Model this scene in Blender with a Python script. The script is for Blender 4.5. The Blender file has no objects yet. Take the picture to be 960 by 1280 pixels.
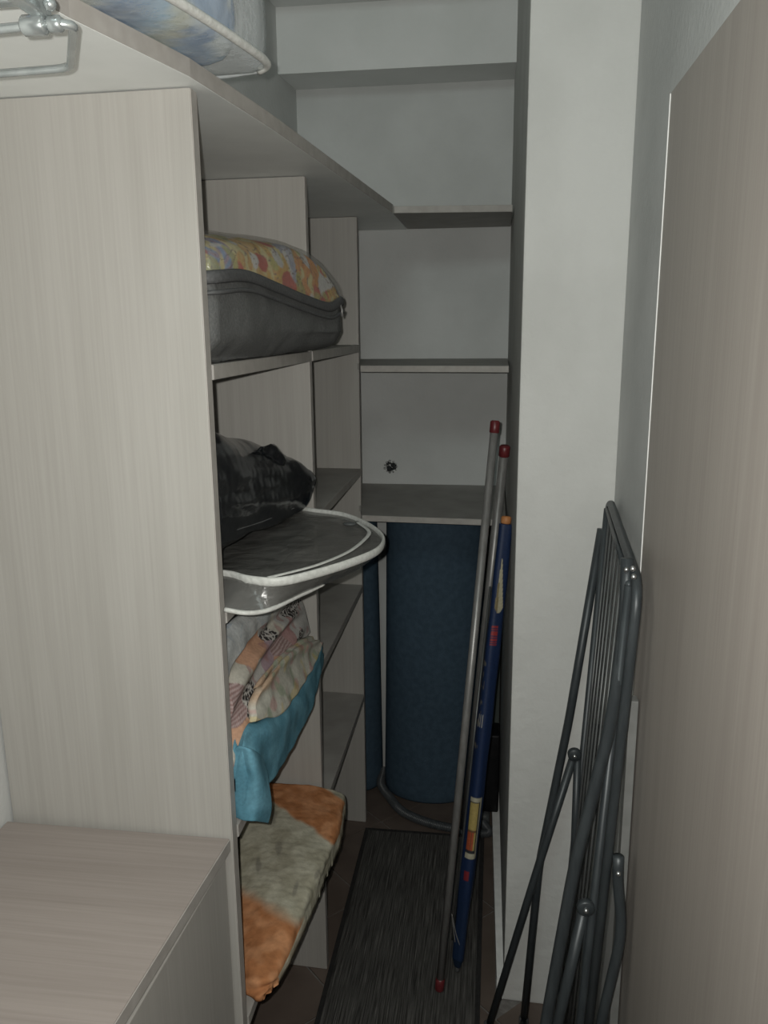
import bpy, bmesh, math, random
from mathutils import Vector, Matrix, noise
random.seed(7)
SC = bpy.context.scene
COL = SC.collection

# ------------------------------------------------------------------ camera
cam_data = bpy.data.cameras.new('camera')
cam = bpy.data.objects.new('camera', cam_data)
COL.objects.link(cam)
cam.matrix_world = Matrix(((0.990999, -0.02094, 0.132218, 0.0),
                           (0.133571, 0.220236, -0.966258, 0.0),
                           (-0.008885, 0.975222, 0.22105, 1.463),
                           (0, 0, 0, 1)))
cam_data.sensor_fit = 'VERTICAL'
cam_data.sensor_height = 36.0
cam_data.lens = 36.0 * 1020.0 / 1280.0
cam_data.clip_start = 0.02
SC.camera = cam

# ------------------------------------------------------------------ world, flash, exposure
world = bpy.data.worlds.new('world')
SC.world = world
world.use_nodes = True
world.node_tree.nodes['Background'].inputs[0].default_value = (0.8, 0.9, 1.0, 1)
world.node_tree.nodes['Background'].inputs[1].default_value = 0.02
# the phone's flash, beside and a little above the lens
fl = bpy.data.lights.new('phone_flash', 'SPOT')
fl.energy = 40.0
fl.color = (1.0, 0.985, 0.93)
fl.spot_size = math.radians(165)
fl.spot_blend = 0.8
fl.shadow_soft_size = 0.004
flo = bpy.data.objects.new('phone_flash', fl)
flo.matrix_world = cam.matrix_world @ Matrix.Translation((-0.016, 0.012, 0.0)) @ Matrix.Rotation(math.radians(10), 4, 'X') @ Matrix.Rotation(math.radians(8), 4, 'Y')
COL.objects.link(flo)
# unseen fill, added overhead behind the lens to lift the upper walls
rl = bpy.data.lights.new('fill_light', 'AREA')
rl.shape = 'RECTANGLE'; rl.size = 0.5; rl.size_y = 0.3
rl.energy = 5.0
rl.color = (0.86, 1.0, 0.97)
rlo = bpy.data.objects.new('fill_light', rl)
rlo.location = (-0.25, -0.35, 2.5)
rlo.rotation_euler = (math.radians(55), 0, 0)
COL.objects.link(rlo)
SC.view_settings.view_transform = 'Standard'
SC.view_settings.look = 'None'
SC.view_settings.gamma = 1.0
SC.view_settings.exposure = 0.0
SC.view_settings.use_curve_mapping = False

# ------------------------------------------------------------------ materials
def new_mat(name):
    m = bpy.data.materials.new(name); m.use_nodes = True
    return m, m.node_tree, m.node_tree.nodes['Principled BSDF']

def nd(nt, typ, **kw):
    n = nt.nodes.new(typ)
    for k, v in kw.items():
        setattr(n, k, v)
    return n

def ramp(nt, stops):
    r = nd(nt, 'ShaderNodeValToRGB')
    el = r.color_ramp.elements
    while len(el) < len(stops): el.new(0.5)
    for e, (p, c) in zip(el, stops):
        e.position = p; e.color = (c[0], c[1], c[2], 1)
    return r

def noisy(name, c0, c1, scale=(20, 20, 20), detail=4, rough=0.6, bump=0.0, bscale=None, spec=0.3, metallic=0.0, lo=0.35, hi=0.65):
    m, nt, b = new_mat(name)
    tc = nd(nt, 'ShaderNodeTexCoord'); mp = nd(nt, 'ShaderNodeMapping')
    mp.inputs['Scale'].default_value = scale
    nz = nd(nt, 'ShaderNodeTexNoise'); nz.inputs['Scale'].default_value = 1.0; nz.inputs['Detail'].default_value = detail
    nt.links.new(tc.outputs['Object'], mp.inputs['Vector']); nt.links.new(mp.outputs[0], nz.inputs['Vector'])
    r = ramp(nt, [(lo, c0), (hi, c1)])
    nt.links.new(nz.outputs['Fac'], r.inputs[0]); nt.links.new(r.outputs[0], b.inputs['Base Color'])
    b.inputs['Roughness'].default_value = rough
    b.inputs['Specular IOR Level'].default_value = spec
    b.inputs['Metallic'].default_value = metallic
    if bump:
        n2 = nz
        if bscale:
            mp2 = nd(nt, 'ShaderNodeMapping'); mp2.inputs['Scale'].default_value = bscale
            n2 = nd(nt, 'ShaderNodeTexNoise'); n2.inputs['Scale'].default_value = 1.0; n2.inputs['Detail'].default_value = 5
            nt.links.new(tc.outputs['Object'], mp2.inputs['Vector']); nt.links.new(mp2.outputs[0], n2.inputs['Vector'])
        bp = nd(nt, 'ShaderNodeBump'); bp.inputs['Strength'].default_value = bump; bp.inputs['Distance'].default_value = 0.004
        nt.links.new(n2.outputs['Fac'], bp.inputs['Height']); nt.links.new(bp.outputs[0], b.inputs['Normal'])
    return m

def wood(name, axis, c0, c1, rough=0.5):
    m, nt, b = new_mat(name)
    tc = nd(nt, 'ShaderNodeTexCoord')
    outs = []
    for fine, along, det in ((260, 5, 5), (38, 1.6, 3)):
        sc = [fine, fine, fine]; sc[axis] = along
        mp = nd(nt, 'ShaderNodeMapping'); mp.inputs['Scale'].default_value = sc
        nz = nd(nt, 'ShaderNodeTexNoise'); nz.inputs['Scale'].default_value = 1.0; nz.inputs['Detail'].default_value = det
        nt.links.new(tc.outputs['Object'], mp.inputs['Vector']); nt.links.new(mp.outputs[0], nz.inputs['Vector'])
        outs.append(nz)
    mx = nd(nt, 'ShaderNodeMix', data_type='FLOAT'); mx.inputs[0].default_value = 0.45
    nt.links.new(outs[0].outputs['Fac'], mx.inputs[2]); nt.links.new(outs[1].outputs['Fac'], mx.inputs[3])
    r = ramp(nt, [(0.34, c0), (0.66, c1)])
    nt.links.new(mx.outputs[0], r.inputs[0]); nt.links.new(r.outputs[0], b.inputs['Base Color'])
    b.inputs['Roughness'].default_value = rough
    b.inputs['Specular IOR Level'].default_value = 0.35
    bp = nd(nt, 'ShaderNodeBump'); bp.inputs['Strength'].default_value = 0.15; bp.inputs['Distance'].default_value = 0.001
    nt.links.new(outs[0].outputs['Fac'], bp.inputs['Height']); nt.links.new(bp.outputs[0], b.inputs['Normal'])
    return m

def painted(name, rough=0.85, bump=0.3, bscale=180, spec=0.2, metallic=0.0):
    """colour comes from the printed pattern stored on the cloth (colour attribute)"""
    m, nt, b = new_mat(name)
    at = nd(nt, 'ShaderNodeVertexColor'); at.layer_name = 'print'
    tc = nd(nt, 'ShaderNodeTexCoord')
    nz = nd(nt, 'ShaderNodeTexNoise'); nz.inputs['Scale'].default_value = bscale; nz.inputs['Detail'].default_value = 3
    nt.links.new(tc.outputs['Object'], nz.inputs['Vector'])
    mx = nd(nt, 'ShaderNodeMix', data_type='RGBA', blend_type='MULTIPLY'); mx.inputs[0].default_value = 0.5
    r = ramp(nt, [(0.3, (0.7, 0.7, 0.7)), (0.7, (1.15, 1.15, 1.15))])
    nt.links.new(nz.outputs['Fac'], r.inputs[0])
    nt.links.new(at.outputs['Color'], mx.inputs[6]); nt.links.new(r.outputs[0], mx.inputs[7])
    nt.links.new(mx.outputs[2], b.inputs['Base Color'])
    b.inputs['Roughness'].default_value = rough; b.inputs['Specular IOR Level'].default_value = spec
    b.inputs['Metallic'].default_value = metallic
    bp = nd(nt, 'ShaderNodeBump'); bp.inputs['Strength'].default_value = bump; bp.inputs['Distance'].default_value = 0.002
    nt.links.new(nz.outputs['Fac'], bp.inputs['Height']); nt.links.new(bp.outputs[0], b.inputs['Normal'])
    return m

def film(name, tint=(0.8, 0.8, 0.78), clear=0.75, rough=0.12, bump=0.4, bscale=18):
    """thin clear vinyl: mostly see-through, a little milky, glossy creases"""
    m, nt, b = new_mat(name)
    out = nt.nodes['Material Output']
    tr = nd(nt, 'ShaderNodeBsdfTransparent'); tr.inputs[0].default_value = (0.93, 0.93, 0.92, 1)
    b.inputs['Base Color'].default_value = (*tint, 1); b.inputs['Roughness'].default_value = rough
    b.inputs['Specular IOR Level'].default_value = 0.5
    tc = nd(nt, 'ShaderNodeTexCoord')
    nz = nd(nt, 'ShaderNodeTexNoise'); nz.inputs['Scale'].default_value = bscale; nz.inputs['Detail'].default_value = 4
    nt.links.new(tc.outputs['Object'], nz.inputs['Vector'])
    bp = nd(nt, 'ShaderNodeBump'); bp.inputs['Strength'].default_value = bump; bp.inputs['Distance'].default_value = 0.02
    nt.links.new(nz.outputs['Fac'], bp.inputs['Height']); nt.links.new(bp.outputs[0], b.inputs['Normal'])
    mx = nd(nt, 'ShaderNodeMixShader'); mx.inputs[0].default_value = clear
    nt.links.new(b.outputs[0], mx.inputs[1]); nt.links.new(tr.outputs[0], mx.inputs[2])
    nt.links.new(mx.outputs[0], out.inputs['Surface'])
    return m

M = {}
M['wall'] = noisy('white_plaster', (0.52, 0.53, 0.52), (0.58, 0.59, 0.58), (6, 6, 6), 5, 0.9, 0.25, (90, 90, 90), 0.1)
M['column'] = noisy('rough_plaster', (0.535, 0.535, 0.515), (0.59, 0.59, 0.57), (7, 7, 5), 6, 0.9, 0.5, (45, 45, 45), 0.1)
M['tile'] = noisy('brown_floor_tile', (0.092, 0.071, 0.058), (0.135, 0.105, 0.088), (9, 9, 9), 6, 0.45, 0.05, None, 0.4)
M['grout'] = noisy('grey_grout', (0.16, 0.15, 0.14), (0.22, 0.21, 0.2), (80, 80, 80), 3, 0.9)
CW0, CW1 = (0.338, 0.325, 0.30), (0.388, 0.374, 0.349)
M['wood_v'] = wood('pale_woodgrain_upright', 2, CW0, CW1)
M['wood_x'] = wood('pale_woodgrain_across', 0, (0.255, 0.222, 0.202), (0.31, 0.272, 0.25))
M['wood_y'] = wood('pale_woodgrain_along', 1, (0.30, 0.27, 0.25), (0.40, 0.37, 0.345))
M['panel'] = wood('taupe_woodgrain', 2, (0.285, 0.255, 0.23), (0.34, 0.31, 0.28), 0.42)
M['edge'] = noisy('edge_band', (0.34, 0.32, 0.295), (0.40, 0.38, 0.355), (40, 40, 40), 3, 0.5)
M['edge_light'] = noisy('bright_edge_band', (0.72, 0.72, 0.70), (0.8, 0.8, 0.78), (40, 40, 40), 2, 0.35)
M['white_board'] = noisy('white_laminate_hazed', (0.76, 0.78, 0.76), (0.81, 0.83, 0.81), (14, 14, 14), 4, 0.5, 0, None, 0.4)  # grainless pale laminate, lightened further to stand in for lens haze
M['shelf_wood'] = noisy('plain_grey_board', (0.30, 0.29, 0.27), (0.36, 0.35, 0.33), (14, 14, 14), 4, 0.6)
M['batten'] = noisy('grey_batten', (0.17, 0.172, 0.165), (0.21, 0.212, 0.205), (30, 30, 30), 3, 0.5)
M['board_green'] = noisy('grey_green_board', (0.055, 0.065, 0.060), (0.075, 0.086, 0.08), (30, 30, 10), 3, 0.6)
M['ceiling'] = noisy('white_ceiling_plaster', (0.66, 0.675, 0.66), (0.71, 0.72, 0.71), (6, 6, 6), 5, 0.9, 0.2, (90, 90, 90), 0.1)
M['dark_gap'] = noisy('dark_recess', (0.02, 0.02, 0.02), (0.03, 0.03, 0.03))
M['black_fabric'] = noisy('charcoal_nonwoven_hazed', (0.084, 0.086, 0.085), (0.108, 0.110, 0.108), (300, 300, 300), 2, 0.8, 0.3, None, 0.25)  # dark fabric with its tone lifted to carry the haze
M['black_trim'] = noisy('black_binding', (0.060, 0.061, 0.062), (0.080, 0.081, 0.082), (200, 200, 200), 2, 0.6, 0.2)
M['black_plastic'] = noisy('black_polythene', (0.006, 0.007, 0.009), (0.011, 0.012, 0.014), (30, 30, 30), 3, 0.2, 0.4, (9, 14, 40), 0.42)
M['film'] = film('clear_vinyl', (0.15, 0.148, 0.14), 0.38, 0.25, 0.6, 14)
M['film_cover'] = film('clear_vinyl_cover', (0.5, 0.5, 0.5), 0.86, 0.16, 0.5, 26)
M['film_milky'] = film('milky_vinyl', (0.62, 0.65, 0.66), 0.62, 0.25, 0.4, 16)
M['white_piping'] = noisy('white_piping', (0.46, 0.465, 0.44), (0.56, 0.565, 0.54), (150, 150, 150), 2, 0.45, 0.2)
M['mat_blue'] = noisy('slate_blue_foam', (0.045, 0.074, 0.104), (0.057, 0.092, 0.128), (60, 60, 60), 3, 0.75, 0.2, (400, 400, 400), 0.2)
M['mat_dark'] = noisy('mat_core', (0.02, 0.035, 0.055), (0.03, 0.045, 0.07), (60, 60, 60))
M['steel_grey'] = noisy('grey_painted_steel', (0.21, 0.205, 0.198), (0.27, 0.264, 0.256), (120, 120, 30), 3, 0.38, 0, None, 0.5, 0.35)
M['rack_grey'] = noisy('dark_grey_steel', (0.036, 0.042, 0.046), (0.050, 0.058, 0.062), (90, 90, 20), 3, 0.42, 0, None, 0.45, 0.2)
M['wire_grey'] = noisy('grey_wire', (0.085, 0.09, 0.09), (0.12, 0.125, 0.125), (90, 90, 20), 3, 0.4, 0, None, 0.5, 0.4)
M['zinc'] = noisy('bright_zinc', (0.45, 0.46, 0.46), (0.6, 0.6, 0.6), (60, 60, 60), 3, 0.25, 0, None, 0.5, 0.9)
M['rail_metal'] = noisy('satin_grey_metal', (0.36, 0.39, 0.39), (0.46, 0.49, 0.49), (60, 60, 60), 3, 0.25, 0, None, 0.5, 0.7)
M['red_cap'] = noisy('dark_red_plastic', (0.105, 0.014, 0.017), (0.15, 0.022, 0.025), (70, 70, 70), 3, 0.4, 0, None, 0.5)
M['black_body'] = noisy('black_casing', (0.004, 0.004, 0.005), (0.008, 0.008, 0.009), (40, 40, 40), 2, 0.5)
M['grey_base'] = noisy('grey_casing', (0.06, 0.065, 0.065), (0.08, 0.085, 0.085), (40, 40, 40), 2, 0.45)
M['hose'] = noisy('grey_ribbed_hose', (0.05, 0.055, 0.058), (0.075, 0.08, 0.085), (60, 60, 60), 2, 0.35, 0, None, 0.5)
M['tip'] = noisy('orange_wood_tip', (0.42, 0.17, 0.06), (0.55, 0.25, 0.10), (80, 80, 20), 3, 0.5)
M['print'] = painted('printed_cotton')
M['print_wool'] = painted('printed_fleece', 0.95, 0.8, 90, 0.1)
M['print_gloss'] = painted('printed_nylon', 0.55, 0.2, 200, 0.35)
M['hole'] = noisy('broken_plaster_dark', (0.02, 0.022, 0.024), (0.05, 0.052, 0.055), (90, 90, 90), 3, 0.9)
M['plaster_crumb'] = noisy('broken_plaster', (0.16, 0.165, 0.16), (0.45, 0.46, 0.45), (120, 120, 120), 4, 0.95, 0.6)

# ruglike: ribs along Y with flecks
def rug_mat():
    m, nt, b = new_mat('charcoal_ribbed_carpet')
    tc = nd(nt, 'ShaderNodeTexCoord')
    mp = nd(nt, 'ShaderNodeMapping'); mp.inputs['Scale'].default_value = (420, 9, 1)
    nz = nd(nt, 'ShaderNodeTexNoise'); nz.inputs['Scale'].default_value = 1.0; nz.inputs['Detail'].default_value = 4; nz.inputs['Roughness'].default_value = 0.65
    nt.links.new(tc.outputs['Object'], mp.inputs['Vector']); nt.links.new(mp.outputs[0], nz.inputs['Vector'])
    r = ramp(nt, [(0.38, (0.030, 0.029, 0.027)), (0.60, (0.100, 0.096, 0.090)), (0.78, (0.23, 0.22, 0.205))])
    nt.links.new(nz.outputs['Fac'], r.inputs[0]); nt.links.new(r.outputs[0], b.inputs['Base Color'])
    b.inputs['Roughness'].default_value = 0.95; b.inputs['Specular IOR Level'].default_value = 0.1
    bp = nd(nt, 'ShaderNodeBump'); bp.inputs['Strength'].default_value = 0.6; bp.inputs['Distance'].default_value = 0.003
    nt.links.new(nz.outputs['Fac'], bp.inputs['Height']); nt.links.new(bp.outputs[0], b.inputs['Normal'])
    return m
M['rug'] = rug_mat()
M['rug_edge'] = noisy('dark_rug_edging', (0.018, 0.017, 0.017), (0.028, 0.027, 0.026), (200, 60, 60), 3, 0.9, 0.4)

# ------------------------------------------------------------------ object helpers
def wloc(o):
    v = Vector(o.location)
    while o.parent:
        o = o.parent; v += Vector(o.location)
    return v

def thing(name, label, cat, loc, group=None):
    o = bpy.data.objects.new(name, None); o.empty_display_size = 0.05
    COL.objects.link(o); o.location = loc
    tag(o, label, cat, group)
    return o

def tag(o, label, cat, group=None):
    o['label'] = label; o['category'] = cat
    if group: o['group'] = group
    return o

def obj(name, verts, faces, m, parent=None, smooth=False, label=None, kind=None, cols=None):
    """ONE mesh object; world-space vertices; origin at its base, or at its parent's"""
    if parent is None:
        xs = [v[0] for v in verts]; ys = [v[1] for v in verts]; zs = [v[2] for v in verts]
        org = Vector(((min(xs) + max(xs)) / 2, (min(ys) + max(ys)) / 2, min(zs)))
    else:
        org = wloc(parent)
    me = bpy.data.meshes.new(name)
    me.from_pydata([(v[0] - org[0], v[1] - org[1], v[2] - org[2]) for v in verts], [], faces)
    bm = bmesh.new(); bm.from_mesh(me)
    bmesh.ops.recalc_face_normals(bm, faces=bm.faces)
    bm.to_mesh(me); bm.free()
    if smooth:
        me.polygons.foreach_set('use_smooth', [True] * len(me.polygons))
    if cols is not None:
        at = me.color_attributes.new('print', 'FLOAT_COLOR', 'POINT')
        flat = []
        for c in cols: flat += [c[0], c[1], c[2], 1.0]
        at.data.foreach_set('color', flat)
    me.materials.append(m)
    o = bpy.data.objects.new(name, me); COL.objects.link(o)
    if parent: o.parent = parent
    else: o.location = org
    if label: o['label'] = label
    if kind: o['kind'] = kind
    return o

def prism(poly, z0, z1, bev=0.0015):
    """vertical prism over an XY polygon, edges bevelled"""
    bm = bmesh.new()
    vb = [bm.verts.new((p[0], p[1], z0)) for p in poly]; vt = [bm.verts.new((p[0], p[1], z1)) for p in poly]
    n = len(poly)
    bm.faces.new(vb[::-1]); bm.faces.new(vt)
    for i in range(n): bm.faces.new((vb[i], vb[(i + 1) % n], vt[(i + 1) % n], vt[i]))
    if bev: bmesh.ops.bevel(bm, geom=list(bm.edges), offset=bev, segments=2, affect='EDGES', profile=0.6)
    return take(bm)

def take(bm):
    bm.verts.index_update()
    v = [tuple(x.co) for x in bm.verts]; f = [tuple(x.index for x in fc.verts) for fc in bm.faces]
    bm.free(); return v, f

def box(x0, x1, y0, y1, z0, z1, bev=0.0015):
    return prism([(x0, y0), (x1, y0), (x1, y1), (x0, y1)], z0, z1, bev)

def merge(*parts):
    V, Fc = [], []
    for v, f in parts:
        k = len(V); V += list(v); Fc += [tuple(i + k for i in q) for q in f]
    return V, Fc

def cr(p, t):
    """Catmull-Rom through the list p, t in 0..len-1"""
    n = len(p); i = min(int(t), n - 2); u = t - i
    p1, p2 = Vector(p[i]), Vector(p[i + 1])
    p0 = Vector(p[i - 1]) if i > 0 else p1 * 2 - p2
    p3 = Vector(p[i + 2]) if i + 2 < n else p2 * 2 - p1
    return 0.5 * ((2 * p1) + (p2 - p0) * u + (2 * p0 - 5 * p1 + 4 * p2 - p3) * u * u + (3 * p1 - p0 - 3 * p2 + p3) * u ** 3)

def smooth_path(p, n):
    return [cr(p, i * (len(p) - 1) / n) for i in range(n + 1)]

def round_path(p, r, seg=6, closed=False):
    """polyline with corners rounded by radius r"""
    p = [Vector(q) for q in p]; out = []
    n = len(p)
    for i in range(n):
        if not closed and i in (0, n - 1): out.append(p[i]); continue
        a, b, c = p[i - 1], p[i], p[(i + 1) % n]
        d1 = (a - b); d2 = (c - b)
        k = min(r, d1.length * 0.45, d2.length * 0.45)
        s = b + d1.normalized() * k; e = b + d2.normalized() * k
        for j in range(seg + 1):
            t = j / seg
            out.append(s * (1 - t) ** 2 + b * 2 * t * (1 - t) + e * t * t)
    return out

def sweep(path, rad, seg=10, closed=False, flat=None, caps=True):
    """tube along a path; rad a number or function of 0..1; flat=(a,b) scales the section"""
    path = [Vector(p) for p in path]; n = len(path)
    V, Fc = [], []
    t0 = (path[1] - path[0]).normalized()
    nrm = t0.orthogonal().normalized()
    if abs(t0.z) < 0.9:
        nrm = (Vector((0, 0, 1)) - t0 * t0.z).normalized()
    for i in range(n):
        if closed: t = (path[(i + 1) % n] - path[i - 1])
        else: t = path[min(i + 1, n - 1)] - path[max(i - 1, 0)]
        if t.length < 1e-9: t = t0
        t.normalize()
        nrm = (nrm - t * nrm.dot(t)).normalized(); bi = t.cross(nrm)
        r = rad(i / (n - 1)) if callable(rad) else rad
        a, b = (flat if flat else (1, 1))
        for j in range(seg):
            an = 2 * math.pi * j / seg
            V.append(path[i] + nrm * (math.cos(an) * r * a) + bi * (math.sin(an) * r * b))
    m = n if closed else n - 1
    for i in range(m):
        for j in range(seg):
            k = (i + 1) % n
            Fc.append((i * seg + j, i * seg + (j + 1) % seg, k * seg + (j + 1) % seg, k * seg + j))
    if not closed and caps:
        Fc.append(tuple(range(seg))[::-1]); Fc.append(tuple((n - 1) * seg + j for j in range(seg)))
    return V, Fc

def cylinder(c, axis, r, length, seg=14, bev=0.0):
    axis = Vector(axis).normalized(); c = Vector(c)
    pts = [c, c + axis * bev, c + axis * (length - bev), c + axis * length] if bev else [c, c + axis * length]
    if bev:
        return sweep(pts, lambda t: r if 0.01 < t < 0.99 else r - bev, seg)
    return sweep(pts, r, seg)

def ball(c, r, seg=10, rings=6, sc=(1, 1, 1)):
    V, Fc = [], []
    for i in range(1, rings):
        th = math.pi * i / rings
        for j in range(seg):
            ph = 2 * math.pi * j / seg
            V.append((c[0] + r * sc[0] * math.sin(th) * math.cos(ph), c[1] + r * sc[1] * math.sin(th) * math.sin(ph), c[2] + r * sc[2] * math.cos(th)))
    V += [(c[0], c[1], c[2] + r * sc[2]), (c[0], c[1], c[2] - r * sc[2])]
    a, b = len(V) - 2, len(V) - 1
    for i in range(rings - 2):
        for j in range(seg):
            Fc.append((i * seg + j, i * seg + (j + 1) % seg, (i + 1) * seg + (j + 1) % seg, (i + 1) * seg + j))
    for j in range(seg):
        Fc.append((a, (j + 1) % seg, j)); Fc.append((b, (rings - 2) * seg + j, (rings - 2) * seg + (j + 1) % seg))
    return V, Fc

def grid_pts(ctrl, nu, nv):
    """bicubic surface through a grid of control points; rows = v, columns = u"""
    rows = [smooth_path(r, nu) for r in ctrl]
    out = []
    for j in range(nv + 1):
        t = j * (len(rows) - 1) / nv
        out.append([cr([r[i] for r in rows], t) for i in range(nu + 1)])
    return out

def clampy(g, y0=1.030, y1=1.582):
    return [[Vector((p.x, min(max(p.y, y0), y1), p.z)) for p in r] for r in g]

def displace(g, fn):
    nv, nu = len(g) - 1, len(g[0]) - 1
    res = []
    for j in range(nv + 1):
        row = []
        for i in range(nu + 1):
            a = g[j][min(i + 1, nu)] - g[j][max(i - 1, 0)]; b = g[min(j + 1, nv)][i] - g[max(j - 1, 0)][i]
            n = a.cross(b)
            if n.length > 1e-12: n.normalize()
            row.append(g[j][i] + n * fn(i / nu, j / nv, g[j][i]))
        res.append(row)
    return res

def pad(g, thick, bulge=0.0, color=None):
    """cloth of some thickness: the grid, a rounded rim and a back offset by the vector `thick`"""
    nv, nu = len(g) - 1, len(g[0]) - 1
    th = Vector(thick)
    V = [p for r in g for p in r]
    V2 = [p + th for r in g for p in r]
    w = nu + 1
    Fc = []
    for j in range(nv):
        for i in range(nu):
            a = j * w + i; Fc.append((a, a + 1, a + w + 1, a + w))
    N = len(V)
    for j in range(nv):
        for i in range(nu):
            a = N + j * w + i; Fc.append((a, a + w, a + w + 1, a + 1))
    rim = [i for i in range(nu)] + [j * w + nu for j in range(nv)] + [nv * w + i for i in range(nu, 0, -1)] + [j * w for j in range(nv, 0, -1)]
    c = sum((Vector(p) for p in V), Vector()) / N
    mid = []
    for k in rim:
        p = V[k] + th * 0.5
        j, i = divmod(k, w)
        o = Vector()
        if i == 0: o += g[j][0] - g[j][1]
        if i == nu: o += g[j][nu] - g[j][nu - 1]
        if o.length > 0: o.normalize()
        o2 = Vector()
        if j == 0: o2 += g[0][i] - g[1][i]
        if j == nv: o2 += g[nv][i] - g[nv - 1][i]
        if o2.length > 0: o2.normalize()
        mid.append(p + (o + o2) * bulge)
    base = 2 * N; L = len(rim)
    A = V + V2 + mid
    for q in range(L):
        r2 = (q + 1) % L
        Fc.append((rim[q], base + q, base + r2, rim[r2])); Fc.append((base + q, N + rim[q], N + rim[r2], base + r2))
    cols = None
    if color:
        cc = [color(i / nu, j / nv, g[j][i]) for j in range(nv + 1) for i in range(nu + 1)]
        cols = cc + cc + [cc[k] for k in rim]
    return A, Fc, cols

def loft(sections, ns, nl, disp=None, color=None, cap=0.012):
    """closed soft body through closed section outlines (lists of 3D points)"""
    secs = []
    for s in sections:
        s = [Vector(p) for p in s]; n = len(s)
        e = s[-1:] + s + s[:2]
        secs.append([cr(e, 1 + k * n / ns) for k in range(ns)])
    rows = []
    for j in range(nl + 1):
        t = j * (len(secs) - 1) / nl
        rows.append([cr([s[k] for s in secs], t) for k in range(ns)])
    ctr = [sum(r, Vector()) / ns for r in rows]
    # rounded ends
    d0 = (ctr[0] - ctr[1]).normalized(); d1 = (ctr[-1] - ctr[-2]).normalized()
    def shrink(r, c, k, d): return [c + (p - c) * k + d for p in r]
    rows = [shrink(rows[0], ctr[0], 0.72, d0 * cap), shrink(rows[0], ctr[0], 0.93, d0 * cap * 0.7)] + rows + \
           [shrink(rows[-1], ctr[-1], 0.93, d1 * cap * 0.7), shrink(rows[-1], ctr[-1], 0.72, d1 * cap)]
    n = len(rows)
    if disp:
        R2 = []
        for j in range(n):
            row = []
            for k in range(ns):
                a = rows[j][(k + 1) % ns] - rows[j][k - 1]; b = rows[min(j + 1, n - 1)][k] - rows[max(j - 1, 0)][k]
                q = a.cross(b)
                if q.length > 1e-12: q.normalize()
                if q.dot(rows[j][k] - sum(rows[j], Vector()) / ns) < 0: q = -q
                row.append(rows[j][k] + q * disp(k / ns, j / (n - 1), rows[j][k]))
            R2.append(row)
        rows = R2
    V = [p for r in rows for p in r]; Fc = []
    for j in range(n - 1):
        for k in range(ns):
            Fc.append((j * ns + k, j * ns + (k + 1) % ns, (j + 1) * ns + (k + 1) % ns, (j + 1) * ns + k))
    cols = [color(k / ns, j / (n - 1), rows[j][k]) for j in range(n) for k in range(ns)] if color else None
    for base in (0, (n - 1) * ns):
        c = sum(V[base:base + ns], Vector()) / ns
        V.append(c); i = len(V) - 1
        if cols: cols.append(cols[base])
        for k in range(ns): Fc.append((i, base + k, base + (k + 1) % ns))
    return V, Fc, cols

def nz(p, s, seed=0): return noise.noise(Vector((p[0] * s + seed, p[1] * s + seed * 1.7, p[2] * s - seed)))
def lerp(a, b, t): return tuple(a[i] + (b[i] - a[i]) * t for i in range(3))
def sstep(a, b, x):
    t = max(0.0, min(1.0, (x - a) / (b - a))); return t * t * (3 - 2 * t)

# ================================================================== THE SETTING
LW = lambda y: -0.712 - (1.03 - y) * 0.0857 if y > 1.03 else -0.722 + (y - 1.03) * 0.0   # left wall x at depth y
def lwx(y): return -0.712 + (y - 1.03) * 0.0857 if y > 1.03 else -0.712

def struct(name, vf, m, parent=None, smooth=False, label=None):
    o = obj(name, vf[0], vf[1], m, parent, smooth, label, 'structure' if parent is None else None)
    return o

YB, RX, YN = 2.5, 0.226, -0.9
floor = struct('floor', box(-0.85, 0.36, YN - 0.1, YB + 0.1, -0.06, -0.004, 0), M['grout'])
# diagonal tiles, each one a piece; clipped at the walls
def clip(poly, ax, lim, keep_less):
    out = []
    for i in range(len(poly)):
        a, b = poly[i - 1], poly[i]
        ia = (a[ax] <= lim) if keep_less else (a[ax] >= lim); ib = (b[ax] <= lim) if keep_less else (b[ax] >= lim)
        if ia != ib:
            t = (lim - a[ax]) / (b[ax] - a[ax]); out.append((a[0] + (b[0] - a[0]) * t, a[1] + (b[1] - a[1]) * t))
        if ib: out.append(b)
    return out
TA = 0.1715
for i in range(-14, 5):
    for j in range(-24, 6):
        if (i + j) % 2: continue
        cx, cy = -0.315 + i * TA, 2.184 + j * TA + TA
        k = TA - 0.0034
        poly = [(cx + k, cy), (cx, cy + k), (cx - k, cy), (cx, cy - k)]
        for ax, lim, less in ((0, 0.224, True), (0, -0.70, False), (1, YB - 0.003, True), (1, YN + 0.003, False)):
            if poly: poly = clip(poly, ax, lim, less)
        if len(poly) < 3: continue
        area = abs(sum(poly[q - 1][0] * poly[q][1] - poly[q][0] * poly[q - 1][1] for q in range(len(poly)))) / 2
        if area < 0.002 or cx + TA < -0.75: continue
        if min(p[0] for p in poly) > 0.03 and min(p[1] for p in poly) > 1.54: continue
        if max(p[1] for p in poly) > 1.555 and max(p[0] for p in poly) > 0.03 and min(p[1] for p in poly) > 1.5:
            poly = clip(poly, 0, 0.028, True)
            if len(poly) < 3: continue
        obj('floor_tile', *prism(poly, -0.0042, 0.0, 0.0008), M['tile'], floor)

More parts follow.
